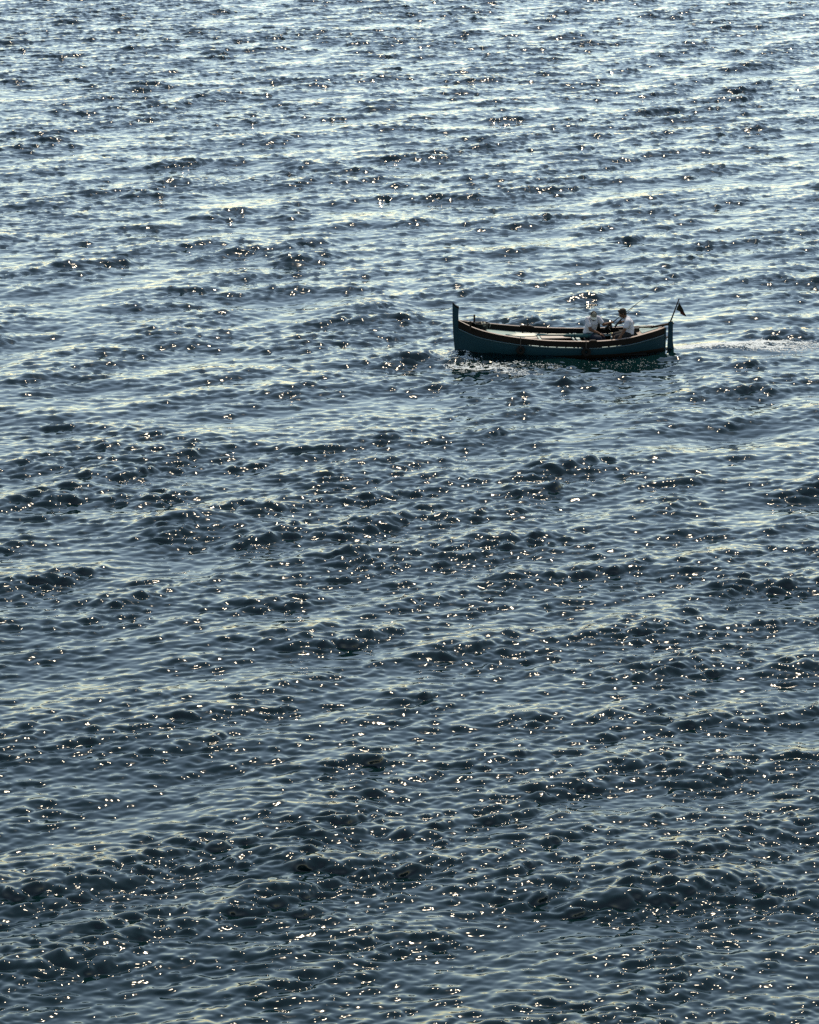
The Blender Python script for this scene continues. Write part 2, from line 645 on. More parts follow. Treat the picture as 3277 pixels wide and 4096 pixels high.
stem = boat.part('stem_post', G().prism([(-3.019, 1.372), (-3.012, 0.90), (-2.992, 0.478), (-2.955, 0.10), (-2.92, -0.04), (-2.86, -0.16), (-2.6, -0.34), (-2.3, -0.36), (-2.5, -0.2), (-2.72, 0.0), (-2.80, 0.35), (-2.845, 0.80),
                                         (-2.862, 0.95), (-2.862, 1.10), (-2.853, 1.251), (-2.885, 1.262), (-2.945, 1.295), (-2.985, 1.335), (-3.008, 1.372)], -0.045, 0.045), M['blue'])
boat.part('stem_cap', G().prism([(-3.006, 1.380), (-2.980, 1.340), (-2.942, 1.302), (-2.885, 1.270), (-2.846, 1.256), (-2.850, 1.205), (-2.90, 1.222), (-2.95, 1.262), (-2.985, 1.31)], -0.052, 0.052, 0.004), M['brown'], parent=stem)
boat.part('stern_post', G().prism([(2.60, 0.60), (2.712, 0.575), (2.708, 0.0), (2.70, -0.34), (2.45, -0.34), (2.58, 0.0)], -0.04, 0.04), M['blue'])
boat.part('keel', G().box((0.1, 0, -0.34), (5.0, 0.06, 0.07)), M['bottom'])

rud = boat.part('rudder', G().prism([(2.768, 0.739), (2.893, 0.749), (2.896, 0.40), (2.903, 0.20), (2.925, 0.06), (2.948, -0.02), (2.95, -0.30), (2.77, -0.32), (2.758, 0.0), (2.768, 0.40)], -0.026, 0.026), M['blue'])
for z in (0.32, 0.02):
    boat.part('pintle', G().box((2.735, 0, z), (0.09, 0.03, 0.05)).box((2.728, 0, z - 0.03), (0.02, 0.02, 0.09)), M['metal'], parent=rud)
boat.part('rudder_bolt', G().tube([(2.89, 0, 0.69), (2.92, 0, 0.69)], 0.02, 8), M['dark'], parent=rud)
boat.part('tiller', G().tube([(1.80, 0.0, 0.625), (2.05, 0, 0.592), (2.35, 0, 0.607), (2.60, 0, 0.645), (2.775, 0, 0.672)], [0.016, 0.018, 0.024, 0.033, 0.036], 8), M['wood'], smooth=True)


def deck_strip(xa, xb, ya, yb, dz, n=14, th=0.02):
    """a cambered deck between two half-beam functions, with thickness"""
    g = G()
    rows = []
    for i in range(n + 1):
        x = xa + (xb - xa) * i / n
        row = []
        y0, y1 = ya(x), yb(x)
        for k in range(9):
            y = y0 + (y1 - y0) * k / 8
            row.append((x, y, gz(x) + dz + 0.012 * (1 - (y / max(gb(x), 0.05)) ** 2)))
        rows.append(row)
    g.grid(rows)
    g.grid([[(p[0], p[1], p[2] - th) for p in r][::-1] for r in rows])
    for e in (rows[0], rows[-1]):
        g.grid([e, [(p[0], p[1], p[2] - th) for p in e]])
    for k in (0, -1):
        g.grid([[r[k] for r in rows], [(r[k][0], r[k][1], r[k][2] - th) for r in rows]])
    return g


inb = lambda x: max(gb(x) - 0.032, 0.01)
boat.part('foredeck', deck_strip(-2.72, -1.27, lambda x: -inb(x), inb, -0.155), M['deck'], smooth=True)
boat.part('deck_beam', deck_strip(-1.262, -1.08, lambda x: -inb(x), inb, -0.150, 3), M['pale'])
boat.part('side_deck', deck_strip(-1.07, 1.80, lambda x: inb(x) - 0.14, inb, -0.186), M['deck'])
boat.part('side_deck', deck_strip(-1.07, 1.80, lambda x: -inb(x), lambda x: -inb(x) + 0.14, -0.186), M['deck'])
boat.part('sole', G().box((0.3, 0, 0.0), (3.6, 1.3, 0.03)), M['brown'])
hb = boat.part('engine_box', G().box((-0.43, 0.40, 0.165), (1.28, 0.42, 0.25)), M['brown'])
for (xa, xb) in ((-1.06, -0.70), (-0.62, 0.20)):
    boat.part('hatch_cover', G().box(((xa + xb) / 2, 0.40, 0.306), (xb - xa - 0.02, 0.46, 0.028), bev=0.01), M['hatch'])
boat.part('thwart', G().box((-0.66, 0.0, 0.30), (0.065, 1.56, 0.04)), M['pale'])
for x, w in ((0.235, 0.045), (0.36, 0.10)):
    boat.part('thwart', G().box((x, 0.0, 0.295), (w, 1.58, 0.04)), M['pale'])
boat.part('thwart', G().box((0.70, 0.0, 0.25), (0.30, 1.58, 0.04)), M['brown'])
boat.part('thwart', G().box((1.68, 0.0, 0.40), (0.30, 1.22, 0.04)), M['brown'])
boat.part('bulkhead', G().box((1.87, 0.0, 0.24), (0.03, 1.0, 0.46)), M['brown'])
ad = boat.part('afterdeck', deck_strip(1.87, 2.60, lambda x: -inb(x) - 0.01, lambda x: inb(x) + 0.01, -0.012), M['cap'], smooth=True)


def rounded_panel():
    """pale panel let into the afterdeck, following the narrowing stern, corners rounded"""
    pts = []
    xa, xb = 1.985, 2.50
    ins = lambda x: max(gb(x) - 0.13, 0.03)
    edge = [(xa, -ins(xa)), (xb, -ins(xb)), (xb, ins(xb)), (xa, ins(xa))]
    n = len(edge)
    for i in range(n):
        p, a, b = Vector(edge[i]), Vector(edge[i - 1]), Vector(edge[(i + 1) % n])
        r = 0.07
        da, db = (a - p), (b - p)
        ra, rb = min(r, da.length * 0.4), min(r, db.length * 0.4)
        pa, pb = p + da.normalized() * ra, p + db.normalized() * rb
        for k in range(5):
            t = k / 4
            q = pa * (1 - t) ** 2 + p * 2 * t * (1 - t) + pb * t * t
            pts.append(q)
    zf = lambda q: gz(q.x) + 0.004 + 0.012 * (1 - (q.y / max(gb(q.x), 0.05)) ** 2)
    top = [(q.x, q.y, zf(q)) for q in pts]
    bot = [(q.x, q.y, zf(q) - 0.02) for q in pts]
    m_ = len(pts)
    return G().add(top + bot, [tuple(range(m_)), tuple(reversed(range(m_, 2 * m_)))] + [(i, i + m_, (i + 1) % m_ + m_, (i + 1) % m_) for i in range(m_)])


boat.part('deck_panel', rounded_panel(), M['deck'], parent=ad)
boat.part('cleat', G().box((2.33, -0.02, 0.60), (0.05, 0.035, 0.03)).box((2.305, -0.02, 0.62), (0.022, 0.035, 0.05)).box((2.36, -0.02, 0.62), (0.022, 0.035, 0.06)), M['dark'], parent=ad)
boat.part('bitt', G().box((-2.585, -0.40, 0.82), (0.05, 0.06, 0.24)), M['wood'])
boat.part('bitt', G().box((-2.38, 0.47, 0.82), (0.048, 0.05, 0.22)), M['wood'])
boat.part('thole_pin', G().tube([(-0.89, 0.84, 0.50), (-0.89, 0.84, 0.705)], 0.011, 8).ball((-0.885, 0.84, 0.565), (0.03, 0.03, 0.022)), M['dark'])
boat.part('thole_pin', G().tube([(-0.40, 0.86, 0.44), (-0.375, 0.86, 0.515)], [0.014, 0.018], 8), M['dark'])
boat.part('thole_pin', G().tube([(1.12, -0.80, 0.43), (1.12, -0.80, 0.52)], 0.013, 8), M['dark'])
boat.part('rod_holder', G().tube([(1.01, 0.72, 0.40), (1.01, 0.72, 0.62)], [0.05, 0.042], 10), M['dark'], smooth=True)
boat.part('rod_holder', G().tube([(1.34, 0.70, 0.40), (1.32, 0.70, 0.56)], [0.06, 0.045], 10).tube([(1.25, 0.70, 0.45), (1.26, 0.70, 0.53)], 0.03, 8), M['dark'], smooth=True)

# ---------------------------------------------------------------- gear on the boat
# two tyre fenders hung over the near side
for i, (x, z, r, lab) in enumerate(((-1.31, 0.235, 0.115, 'black tyre fender hanging on the hull nearer the bow, below the oar blade'), (0.42, 0.16, 0.125, 'black tyre fender hanging on the hull below the seated man in the cap'))):
    y = -(float(np.interp(z, [q[1] for q in section(x)][::-1], [q[0] for q in section(x)][::-1])) + 0.06)
    f = Thing('tyre_fender', lab, 'fender', (x, y, z - r), 'tyre fenders on the near side of the boat')
    tilt = Matrix.Rotation(R(-6), 3, 'X')
    f.part('tyre', G().torus((x, y, z), r * 0.66, r * 0.36, tilt, 26, 12, 1.15), M['rubber'], smooth=True)
    f.part('rope', G().tube([(x, y - 0.01, z + r * 0.5), (x, y - 0.03, z + r * 1.0), (x, -gb(x) - 0.036, mz(x) + 0.03), (x, -gb(x) - 0.032, gz(x) - 0.01), (x, -gb(x) - 0.01, gz(x) + 0.012), (x + 0.01, -gb(x) + 0.06, gz(x) + 0.012), (x + 0.01, -gb(x) + 0.075, gz(x) - 0.03)], 0.012, 6), M['rope'], smooth=True)

# oar along the boat, blade towards the bow
oa, ob_ = Vector((-1.60, 0.02, 0.462)), Vector((0.95, 0.02, 0.41))
oar = Thing('oar', 'long teal oar lying lengthwise across the thwarts with its blade towards the bow', 'oar', (-0.3, 0.02, 0.40))


def on_oar(t, dz=0.0, dy=0.0):
    return oa.lerp(ob_, t) + Vector((0, dy, dz))


def blade_mesh():
    rows = []
    for t, hw in ((0.0, 0.004), (0.035, 0.022), (0.07, 0.045), (0.12, 0.062), (0.17, 0.070), (0.30, 0.070), (0.315, 0.055), (0.335, 0.03), (0.345, 0.024)):
        p = on_oar(t)
        th = 0.016 + 0.012 * t
        rows.append([p + Vector((0, -hw * 0.85, -hw * 0.35 - th * 0.5)), p + Vector((0, -hw * 0.85, -hw * 0.35 + th * 0.5)), p + Vector((0, 0, th)), p + Vector((0, hw * 0.85, hw * 0.35 + th * 0.5)), p + Vector((0, hw * 0.85, hw * 0.35 - th * 0.5)), p + Vector((0, 0, -th))])
    g = G().grid(rows, close=True)
    g.add(rows[0], [(5, 4, 3, 2, 1, 0)])
    g.add(rows[-1], [(0, 1, 2, 3, 4, 5)])
    return g


oar.part('blade', blade_mesh(), M['oar'])
oar.part('shaft', G().tube([on_oar(t) for t in (0.33, 0.45, 0.6, 0.8)], [0.024, 0.026, 0.028, 0.026], 10), M['oar'], smooth=True)
# canvas-wrapped roll over the inboard end
roll = Thing('canvas_roll', 'rolled teal canvas bundle lying lengthwise beside the man in the cap', 'canvas roll', (0.5, -0.02, 0.36))
rp_ = [on_oar(t, -0.005, -0.06) for t in (0.60, 0.615, 0.65, 0.75, 0.86, 0.95, 0.985, 1.0)]
roll.part('canvas', G().tube(rp_, [0.012, 0.036, 0.045, 0.052, 0.058, 0.058, 0.042, 0.012], 12), M['bag'], smooth=True)
for t in (0.72, 0.87):
    c = on_oar(t, -0.005, -0.06)
    roll.part('tie', G().torus(c, 0.056, 0.007, Matrix.Rotation(R(90), 3, 'Z'), 18, 6), M['dark'], smooth=True)

# tub on the foredeck with a rag in it
tc = Vector((-2.20, 0.36, 0.0))
zb = gz(-2.2) - 0.143
tub = Thing('bucket', 'round dark plastic tub with a grey rag inside, standing on the foredeck', 'bucket', (tc.x, tc.y, zb))
rows = []
for r_, z in ((0.15, 0.0), (0.165, 0.06), (0.195, 0.155), (0.212, 0.165), (0.212, 0.180), (0.190, 0.180), (0.158, 0.06), (0.14, 0.015)):
    rows.append([(tc.x + r_ * 1.0 * math.cos(2 * math.pi * k / 24), tc.y + r_ * 0.9 * math.sin(2 * math.pi * k / 24), zb + z) for k in range(24)])
g = G().grid(rows, close=True)
g.add(rows[0], [tuple(reversed(range(24)))])
g.add(rows[-1], [tuple(range(24))])
tub.part('body', g, M['dark'], smooth=True)
tub.part('label_strip', G().box((tc.x + 0.06, tc.y - 0.178, zb + 0.135), (0.09, 0.006, 0.018), Matrix.Rotation(R(18), 3, 'Z'), 0.002), M['cloth'])
tub.part('handle', G().tube([(tc.x + 0.20, tc.y - 0.02, zb + 0.175), (tc.x + 0.235, tc.y - 0.03, zb + 0.15), (tc.x + 0.225, tc.y - 0.04, zb + 0.09), (tc.x + 0.20, tc.y - 0.05, zb + 0.06)], 0.009, 6), M['cloth'], smooth=True)
rag = Thing('rag', 'crumpled grey rag hanging over the inside of the dark tub', 'rag', (tc.x + 0.05, tc.y, zb + 0.06))
rr_ = np.random.default_rng(3)
rows = []
for i in range(8):
    a = i / 7
    row = []
    for k in range(9):
        b = k / 8
        z = zb + 0.05 + 0.15 * math.sin(math.pi * min(1, 0.15 + b)) + rr_.normal(0, 0.008)
        row.append((tc.x - 0.02 + 0.13 * a + 0.012 * math.sin(9 * b + 3 * a), tc.y - 0.10 + 0.20 * b + 0.02 * math.sin(8 * a), z + 0.015 * math.sin(11 * a)))
    rows.append(row)
rag.part('folds', G().grid(rows), M['cloth'], smooth=True)

# lure and bottle in the cockpit
lu = Thing('fishing_lure', 'small cream fishing lure with green nose hanging between the two men', 'lure', (1.31, 0.2, 0.36))
lu.part('body', G().ball((1.30, 0.2, 0.395), (0.036, 0.028, 0.028), Matrix.Rotation(R(40), 3, 'Y')), M['lure'], smooth=True)
lu.part('nose', G().ball((1.263, 0.2, 0.415), 0.014), M['green'], smooth=True)
lu.part('tail', G().box((1.355, 0.2, 0.372), (0.07, 0.02, 0.012), Matrix.Rotation(R(8), 3, 'Y'), 0.003), M['white'])
bo = Thing('bottle', 'small teal bottle standing upright in the cockpit near the side', 'bottle', (1.16, -0.5, 0.30))
bo.part('body', G().tube([(1.16, -0.5, 0.27), (1.16, -0.5, 0.42), (1.16, -0.5, 0.445), (1.16, -0.5, 0.46)], [0.032, 0.032, 0.026, 0.014], 12), M['teal'], smooth=True)
bo.part('cap', G().tube([(1.16, -0.5, 0.46), (1.16, -0.5, 0.482)], 0.016, 10), M['white'])
bx = Thing('tackle_box', 'small dark box wedged behind the bare-headed man at the tiller', 'box', (1.90, -0.05, 0.49))
bx.part('body', G().box((1.90, -0.05, 0.545), (0.13, 0.2, 0.09)), M['dark'])
bx.part('lid', G().box((1.90, -0.05, 0.600), (0.14, 0.21, 0.022)), M['dark'])


def rod(label, pts, rads, reel_t, group):
    pts = [Vector(p) for p in pts]
    t = Thing('fishing_rod', label, 'fishing rod', pts[0], group)
    # a smooth line through the points
    def at(u):
        u *= len(pts) - 1
        i = min(int(u), len(pts) - 2)
        f = u - i
        p0, p1, p2, p3 = pts[max(i - 1, 0)], pts[i], pts[i + 1], pts[min(i + 2, len(pts) - 1)]
        return 0.5 * ((2 * p1) + (p2 - p0) * f + (2 * p0 - 5 * p1 + 4 * p2 - p3) * f * f + (3 * p1 - p0 - 3 * p2 + p3) * f ** 3)
    rf = lambda u: 1.5 * float(np.interp(u, [q[0] for q in rads], [q[1] for q in rads]))
    us = [i / 24 for i in range(25)]
    hs = [u for u in us if u <= 0.34]
    t.part('handle', G().tube([at(u) for u in hs], [rf(u) + 0.006 for u in hs], 8), M['dark'], smooth=True)
    bs = [u for u in us if u >= 0.33]
    blank = t.part('blank', G().tube([at(u) for u in bs], [rf(u) for u in bs], 6), M['dark'], smooth=True)
    for u in (0.5, 0.66, 0.82, 0.97):
        t.part('line_guide', G().torus(at(u) + Vector((0.0, 0, -0.02)), 0.012, 0.003, None, 10, 5), M['metal'], parent=blank)
    c = at(reel_t) + Vector((0.02, 0, -0.055))
    reel = t.part('reel', G().tube([c + Vector((-0.03, -0.01, -0.01)), c + Vector((0.035, 0.01, 0.012))], [0.034, 0.03], 12).tube([at(reel_t), c], 0.009, 6), M['dark'], smooth=True)
    t.part('reel_crank', G().tube([c, c + Vector((0, -0.06, 0)), c + Vector((0.03, -0.065, -0.04)), c + Vector((0.03, -0.09, -0.04))], 0.006, 6), M['metal'], parent=reel)
    return t


rod('longer fishing rod held out by the man in the cap', [(1.07, 0.23, 0.50), (1.17, 0.21, 0.60), (1.296, 0.18, 0.713), (1.492, 0.19, 0.862), (1.845, 0.2, 1.125), (2.271, 0.2, 1.455)],
    [(0, 0.014), (0.3, 0.012), (0.6, 0.008), (1, 0.0025)], 0.22, 'fishing rods in the boat')
rod('shorter fishing rod held by the bare-headed man, passing behind his neck', [(1.34, 0.06, 0.61), (1.447, 0.02, 0.765), (1.53, 0.0, 0.86), (1.645, 0.0, 0.975), (1.77, 0.0, 1.11), (1.903, 0.0, 1.253)],
    [(0, 0.013), (0.3, 0.010), (0.6, 0.006), (1, 0.002)], 0.24, 'fishing rods in the boat')

# flag on its staff, stepped in the rudder head
fl = Thing('flag', 'limp dark red and green flag on a leaning staff at the stern', 'flag', (2.825, 0, 0.745))
fl.part('staff', G().tube([(2.825, 0, 0.74), (2.87, 0, 0.865), (2.96, 0, 1.12), (3.04, 0, 1.356)], [0.021, 0.020, 0.018, 0.016], 8), M['wood'], smooth=True)


def flag_piece(rows_):
    g = G()
    out = []
    for (za, xa, xb) in rows_:
        row = []
        for k in range(11):
            t = k / 10
            x = xa + (xb - xa) * t
            y = 0.035 * math.sin(t * 8.0 + za * 14) * (0.3 + t) + 0.02 * math.sin(za * 30)
            z = za - 0.085 * t * (1.0 + 0.4 * (1.25 - za))
            row.append((x, y, z))
        out.append(row)
    g.grid(out)
    b = [[(p[0], p[1] + 0.003, p[2]) for p in r][::-1] for r in out]
    g.grid(b)
    return g


R1_ = [(1.292, 3.046, 3.056), (1.24, 3.032, 3.105), (1.19, 3.018, 3.135), (1.13, 2.998, 3.165), (1.08, 2.985, 3.185), (1.05, 2.974, 3.205)]
R2_ = [(1.048, 3.05, 3.207), (1.02, 3.068, 3.222), (0.99, 3.076, 3.236), (0.96, 3.084, 3.255), (0.945, 3.088, 3.268)]
cloth = fl.part('cloth', flag_piece(R1_), M['drab'], smooth=True)
fl.part('red_band', flag_piece(R2_), M['red'], parent=cloth, smooth=True)
for z, x in ((1.285, 3.03), (1.05, 2.955)):
    fl.part('tie', G().tube([(x - 0.015, 0, z), (x + 0.03, 0, z - 0.005)], 0.005, 5), M['rope'])


# ---------------------------------------------------------------- the two men
class Flesh:
    """overlapping tapered volumes that are fused into one continuous skin"""
    def __init__(self):
        self.g = G()

    def limb(self, pts, rads, n=14):
        pts = [Vector(p) for p in pts]
        for i in range(len(pts) - 1):
            self.g.tube([pts[i], pts[i + 1]], [rads[i], rads[i + 1]], n)
        for p, r in zip(pts, rads):
            self.g.ball(p, r * 1.0, u=14, v=9)
        return self

    def trunk(self, pts, lats, wid, dep, steps=5):
        """ellipsoids along a spine; lats = direction of the shoulder line at each point"""
        pts = [Vector(p) for p in pts]
        for i in range(len(pts) - 1):
            for k in range(steps + 1):
                t = k / steps
                p = pts[i].lerp(pts[i + 1], t)
                ax = (pts[i + 1] - pts[i]).normalized()
                la = Vector(lats[i]).lerp(Vector(lats[i + 1]), t)
                la = (la - ax * la.dot(ax)).normalized()
                fr = ax.cross(la)
                m = Matrix((la, fr, ax)).transposed()
                w, d = wid[i] + (wid[i + 1] - wid[i]) * t, dep[i] + (dep[i + 1] - dep[i]) * t
                self.g.ball(p, (w, d, 0.055), m, 16, 8)
        return self

    def ball(self, c, r, rot=None):
        self.g.ball(c, r, rot, 18, 12)
        return self

    def hand(self, wrist, d, nrm, thumb_side, curl=0.6):
        """palm, four unequal fingers bent towards nrm, and a thumb off the side of the palm"""
        w, d, n_ = Vector(wrist), Vector(d).normalized(), Vector(nrm)
        n_ = (n_ - d * n_.dot(d)).normalized()
        s = d.cross(n_) * thumb_side
        m = Matrix((s, d, n_)).transposed()
        self.g.ball(w + d * 0.048, (0.040, 0.052, 0.018), m, 12, 8)
        for k, (off, ln, r) in enumerate(((0.028, 0.074, 0.0095), (0.009, 0.082, 0.0098), (-0.010, 0.077, 0.0095), (-0.027, 0.060, 0.0085))):
            p = w + d * 0.085 + s * off
            self.g.tube([w + d * 0.04 + s * off * 0.8, p], r, 8)
            a = curl
            dirv = d
            q = p
            for seg in (0.45, 0.32, 0.23):
                dirv = (dirv * math.cos(a) + n_ * math.sin(a)).normalized()
                q2 = q + dirv * ln * seg
                self.g.tube([q, q2], [r, r * 0.92], 8)
                self.g.ball(q2, r * 0.95, u=8, v=6)
                q = q2
                a = curl * 0.8
        p0 = w + d * 0.025 + s * 0.03
        p1 = p0 + (s * 0.75 + d * 0.7 + n_ * 0.2).normalized() * 0.036
        p2 = p1 + (s * 0.15 + d * 0.8 + n_ * 0.55).normalized() * 0.032
        self.g.tube([p0, p1, p2], [0.013, 0.011, 0.009], 8)
        self.g.ball(p1, 0.011, u=8, v=6)
        self.g.ball(p2, 0.009, u=8, v=6)
        return self

    def fused(self, voxel, smooth_it=4, folds=0.0, seed=0):
        me = bpy.data.meshes.new('fuse')
        me.from_pydata(self.g.v, [], self.g.f)
        o = bpy.data.objects.new('fuse', me)
        COL.objects.link(o)
        r = o.modifiers.new('r', 'REMESH')
        r.mode = 'VOXEL'
        r.voxel_size = voxel
        s = o.modifiers.new('s', 'SMOOTH')
        s.iterations = smooth_it
        s.factor = 0.5
        ev = o.evaluated_get(bpy.context.evaluated_depsgraph_get())
        m = ev.to_mesh()
        out = G()
        out.v = [v.co.copy() for v in m.vertices]
        out.f = [tuple(p.vertices) for p in m.polygons]
        if folds:
            from mathutils import noise
            nn = [v.normal.copy() for v in m.vertices]
            for i, v in enumerate(out.v):
                q = Vector((v.x * 9 + seed, v.y * 9, v.z * 16))
                a = noise.noise(q) + 0.5 * noise.noise(q * 2.3)
                ridge = 1 - abs(noise.noise(Vector((v.x * 6 + seed, v.y * 6, v.z * 6 + v.x * 8)))) * 2
                out.v[i] = v + nn[i] * folds * (a * 0.6 + ridge * 0.6)
        ev.to_mesh_clear()
        bpy.data.objects.remove(o, do_unlink=True)
        bpy.data.meshes.remove(me)
        return out


def head_into(fl_, c, fwd, up, size=1.0):
    """skull, jaw, nose, brow, ears on a head at c looking along fwd"""
    c, f = Vector(c), Vector(fwd).normalized()
    u = Vector(up)
    u = (u - f * u.dot(f)).normalized()
    s = f.cross(u)
    m = Matrix((s, f, u)).transposed()
    P_ = lambda a, b, d: c + (s * a + f * b + u * d) * size
    fl_.ball(P_(0, -0.012, 0.028), (0.075 * size, 0.096 * size, 0.088 * size), m)
    fl_.ball(P_(0, 0.020, -0.035), (0.062 * size, 0.070 * size, 0.075 * size), m)
    fl_.ball(P_(0, 0.060, -0.088), (0.034 * size, 0.030 * size, 0.026 * size), m)       # chin
    fl_.ball(P_(0, 0.075, 0.022), (0.052 * size, 0.022 * size, 0.014 * size), m)         # brow
    fl_.g.tube([P_(0, 0.086, 0.018), P_(0, 0.112, -0.024), P_(0, 0.092, -0.034)], [0.008 * size, 0.014 * size, 0.010 * size], 8)
    fl_.ball(P_(0, 0.082, -0.056), (0.026 * size, 0.012 * size, 0.008 * size), m)        # lips
    for q in (-1, 1):
        fl_.ball(P_(q * 0.077, -0.005, -0.005), (0.010 * size, 0.020 * size, 0.031 * size), m)
        fl_.ball(P_(q * 0.040, 0.062, -0.018), (0.022 * size, 0.016 * size, 0.016 * size), m)   # cheek
    return P_, m


def eyes(th, P_, m, parent):
    for q in (-1, 1):
        e = th.part('eye', G().ball(P_(q * 0.031, 0.076, 0.006), (0.012, 0.010, 0.008), m, 10, 6), M['white'], parent=parent, smooth=True)


VOX = 0.0075

# --- the man in the cap, sitting on the thwart, facing the camera, head bowed
p1 = Thing('person', 'man in a grey cap and white T-shirt, seated with head bowed, holding a rod', 'person', (0.70, 0.2, 0.272))
b = Flesh()
HC1 = (0.752, 0.00, 0.935)
b.limb([(0.768, 0.10, 0.82), (0.757, 0.035, 0.90)], [0.062, 0.055])
P1h, m1 = head_into(b, HC1, (-0.03, -0.86, -0.52), (0, -0.5, 0.86))
b.trunk([(0.68, 0.22, 0.385), (0.70, 0.20, 0.55), (0.745, 0.15, 0.72), (0.765, 0.12, 0.83)], [(1, 0.15, 0)] * 4, [0.15, 0.135, 0.15, 0.10], [0.10, 0.095, 0.10, 0.07])
SR, ER, WR = (0.605, 0.11, 0.815), (0.665, -0.05, 0.575), (0.890, -0.135, 0.485)
SLh, EL, WL = (0.905, 0.175, 0.825), (1.050, 0.12, 0.665), (1.225, 0.165, 0.700)
b.limb([SR, ER], [0.056, 0.043]).limb([ER, WR], [0.044, 0.028]).hand(WR, (0.9, -0.2, -0.38), (-0.2, 0.1, -1), -1, 0.25)
b.limb([SLh, EL], [0.056, 0.043]).limb([EL, WL], [0.044, 0.028]).hand(WL, (0.97, 0.16, 0.22), (0.25, 0.5, -0.6), 1, 0.95)
K1, K2 = (0.985, -0.10, 0.405), (0.86, -0.30, 0.39)
for hip, kn, an in (((0.77, 0.17, 0.36), K1, (1.02, -0.16, 0.05)), ((0.62, 0.13, 0.36), K2, (0.93, -0.38, 0.05))):
    b.limb([hip, kn], [0.085, 0.06]).limb([kn, an], [0.058, 0.038])
body = p1.part('body', b.fused(VOX, 3), M['skin'], smooth=True)
eyes(p1, P1h, m1, body)
s_ = Flesh()
s_.trunk([(0.675, 0.22, 0.43), (0.70, 0.20, 0.56), (0.75, 0.15, 0.73), (0.765, 0.12, 0.815), (0.766, 0.105, 0.85)], [(1, 0.15, 0)] * 5, [0.172, 0.162, 0.168, 0.115, 0.07], [0.128, 0.122, 0.122, 0.085, 0.066])
s_.limb([SR, Vector(SR).lerp(Vector(ER), 0.62)], [0.072, 0.066]).limb([SLh, Vector(SLh).lerp(Vector(EL), 0.60)], [0.072, 0.064])
s_.limb([SR, (0.70, 0.13, 0.845)], [0.066, 0.06]).limb([SLh, (0.83, 0.15, 0.85)], [0.066, 0.06])
p1.part('t_shirt', s_.fused(0.009, 5, 0.009, 1.0), M['shirt'], smooth=True)
t_ = Flesh()
t_.trunk([(0.68, 0.22, 0.375), (0.68, 0.22, 0.44)], [(1, 0.15, 0)] * 2, [0.165, 0.16], [0.125, 0.12])
for hip, kn, an in (((0.77, 0.17, 0.365), K1, (1.02, -0.16, 0.10)), ((0.62, 0.13, 0.365), K2, (0.93, -0.38, 0.10))):
    t_.limb([hip, kn], [0.095, 0.075]).limb([kn, an], [0.073, 0.055])
p1.part('jeans', t_.fused(0.010, 4, 0.006, 2.0), M['navy'], smooth=True)
for a_ in ((1.02, -0.16, 0.05), (0.93, -0.38, 0.05)):
    a_ = Vector(a_)
    p1.part('shoe', G().tube([a_ + Vector((-0.02, 0.05, -0.0)), a_ + Vector((0.0, 0.0, 0.0)), a_ + Vector((0.05, -0.10, -0.008)), a_ + Vector((0.07, -0.16, -0.012))], [0.03, 0.048, 0.042, 0.026], 10, 0.7), M['black'], smooth=True)


def dome(P_, r, zlo, frm, to, off=0.0, n=20, mrows=8):
    """part of a cap crown between two turns round the head (0 = front)"""
    rows = []
    for i in range(mrows + 1):
        ph = (math.pi / 2) * (1 - i / mrows)
        row = []
        for k in range(n + 1):
            a = R(frm + (to - frm) * k / n)
            rad = math.cos(ph)
            row.append(P_(r[0] * rad * math.sin(a), -0.012 + r[1] * rad * math.cos(a), zlo + r[2] * math.sin(ph) + off))
        rows.append(row)
    return G().grid(rows)


ca = p1.part('cap', dome(P1h, (0.086, 0.108, 0.098), 0.028, 62, 298), M['capback'], smooth=True)
p1.part('cap_front', dome(P1h, (0.0875, 0.1095, 0.0995), 0.027, -64, 64), M['capfront'], parent=ca, smooth=True)
rows = []
for i in range(7):
    t = i / 6
    row = []
    for k in range(13):
        a = R(-62 + 124 * k / 12)
        ext = 0.075 * t * math.cos(a) ** 0.8
        row.append(P1h((0.086 + 0.006 * t) * math.sin(a), -0.012 + 0.108 * math.cos(a) + ext, 0.032 - 0.018 * t - 0.022 * t * math.sin(a) ** 2))
    rows.append(row)
g = G().grid(rows)
g.grid([[q - Vector((0, 0, 0.004)) for q in r][::-1] for r in rows])
p1.part('cap_brim', g, M['brim'], parent=ca, smooth=True)
be = Flesh()
be.ball(P1h(0, 0.045, -0.078), (0.056, 0.052, 0.040), m1).ball(P1h(0, 0.030, -0.055), (0.066, 0.055, 0.035), m1)
p1.part('beard', be.fused(0.008, 3), M['hair'], smooth=True)

# --- the bare-headed man, sitting on the after thwart, facing the bow, near hand on the gunwale
p2 = Thing('person', 'bare-headed dark-haired man in white T-shirt, seated in profile, hand on the gunwale', 'person', (1.66, -0.35, 0.422))
b = Flesh()
HC2 = (1.462, -0.33, 1.062)
b.limb([(1.565, -0.33, 0.925), (1.495, -0.33, 1.015)], [0.064, 0.056])
P2h, m2 = head_into(b, HC2, (-0.93, 0.02, -0.36), (-0.36, 0, 0.93))
b.trunk([(1.66, -0.35, 0.505), (1.675, -0.345, 0.65), (1.64, -0.335, 0.80), (1.575, -0.33, 0.915)], [(0, 1, 0)] * 4, [0.15, 0.135, 0.15, 0.09], [0.095, 0.09, 0.10, 0.07])
S2, E2, W2 = (1.585, -0.515, 0.865), (1.480, -0.60, 0.655), (1.375, -0.70, 0.535)
S3, E3, W3 = (1.625, -0.15, 0.875), (1.80, -0.04, 0.715), (1.55, -0.005, 0.765)
b.limb([S2, E2], [0.058, 0.044]).limb([E2, W2], [0.045, 0.030]).hand(W2, (-0.62, -0.42, -0.66), (-0.6, 0.1, -0.75), 1, 0.5)
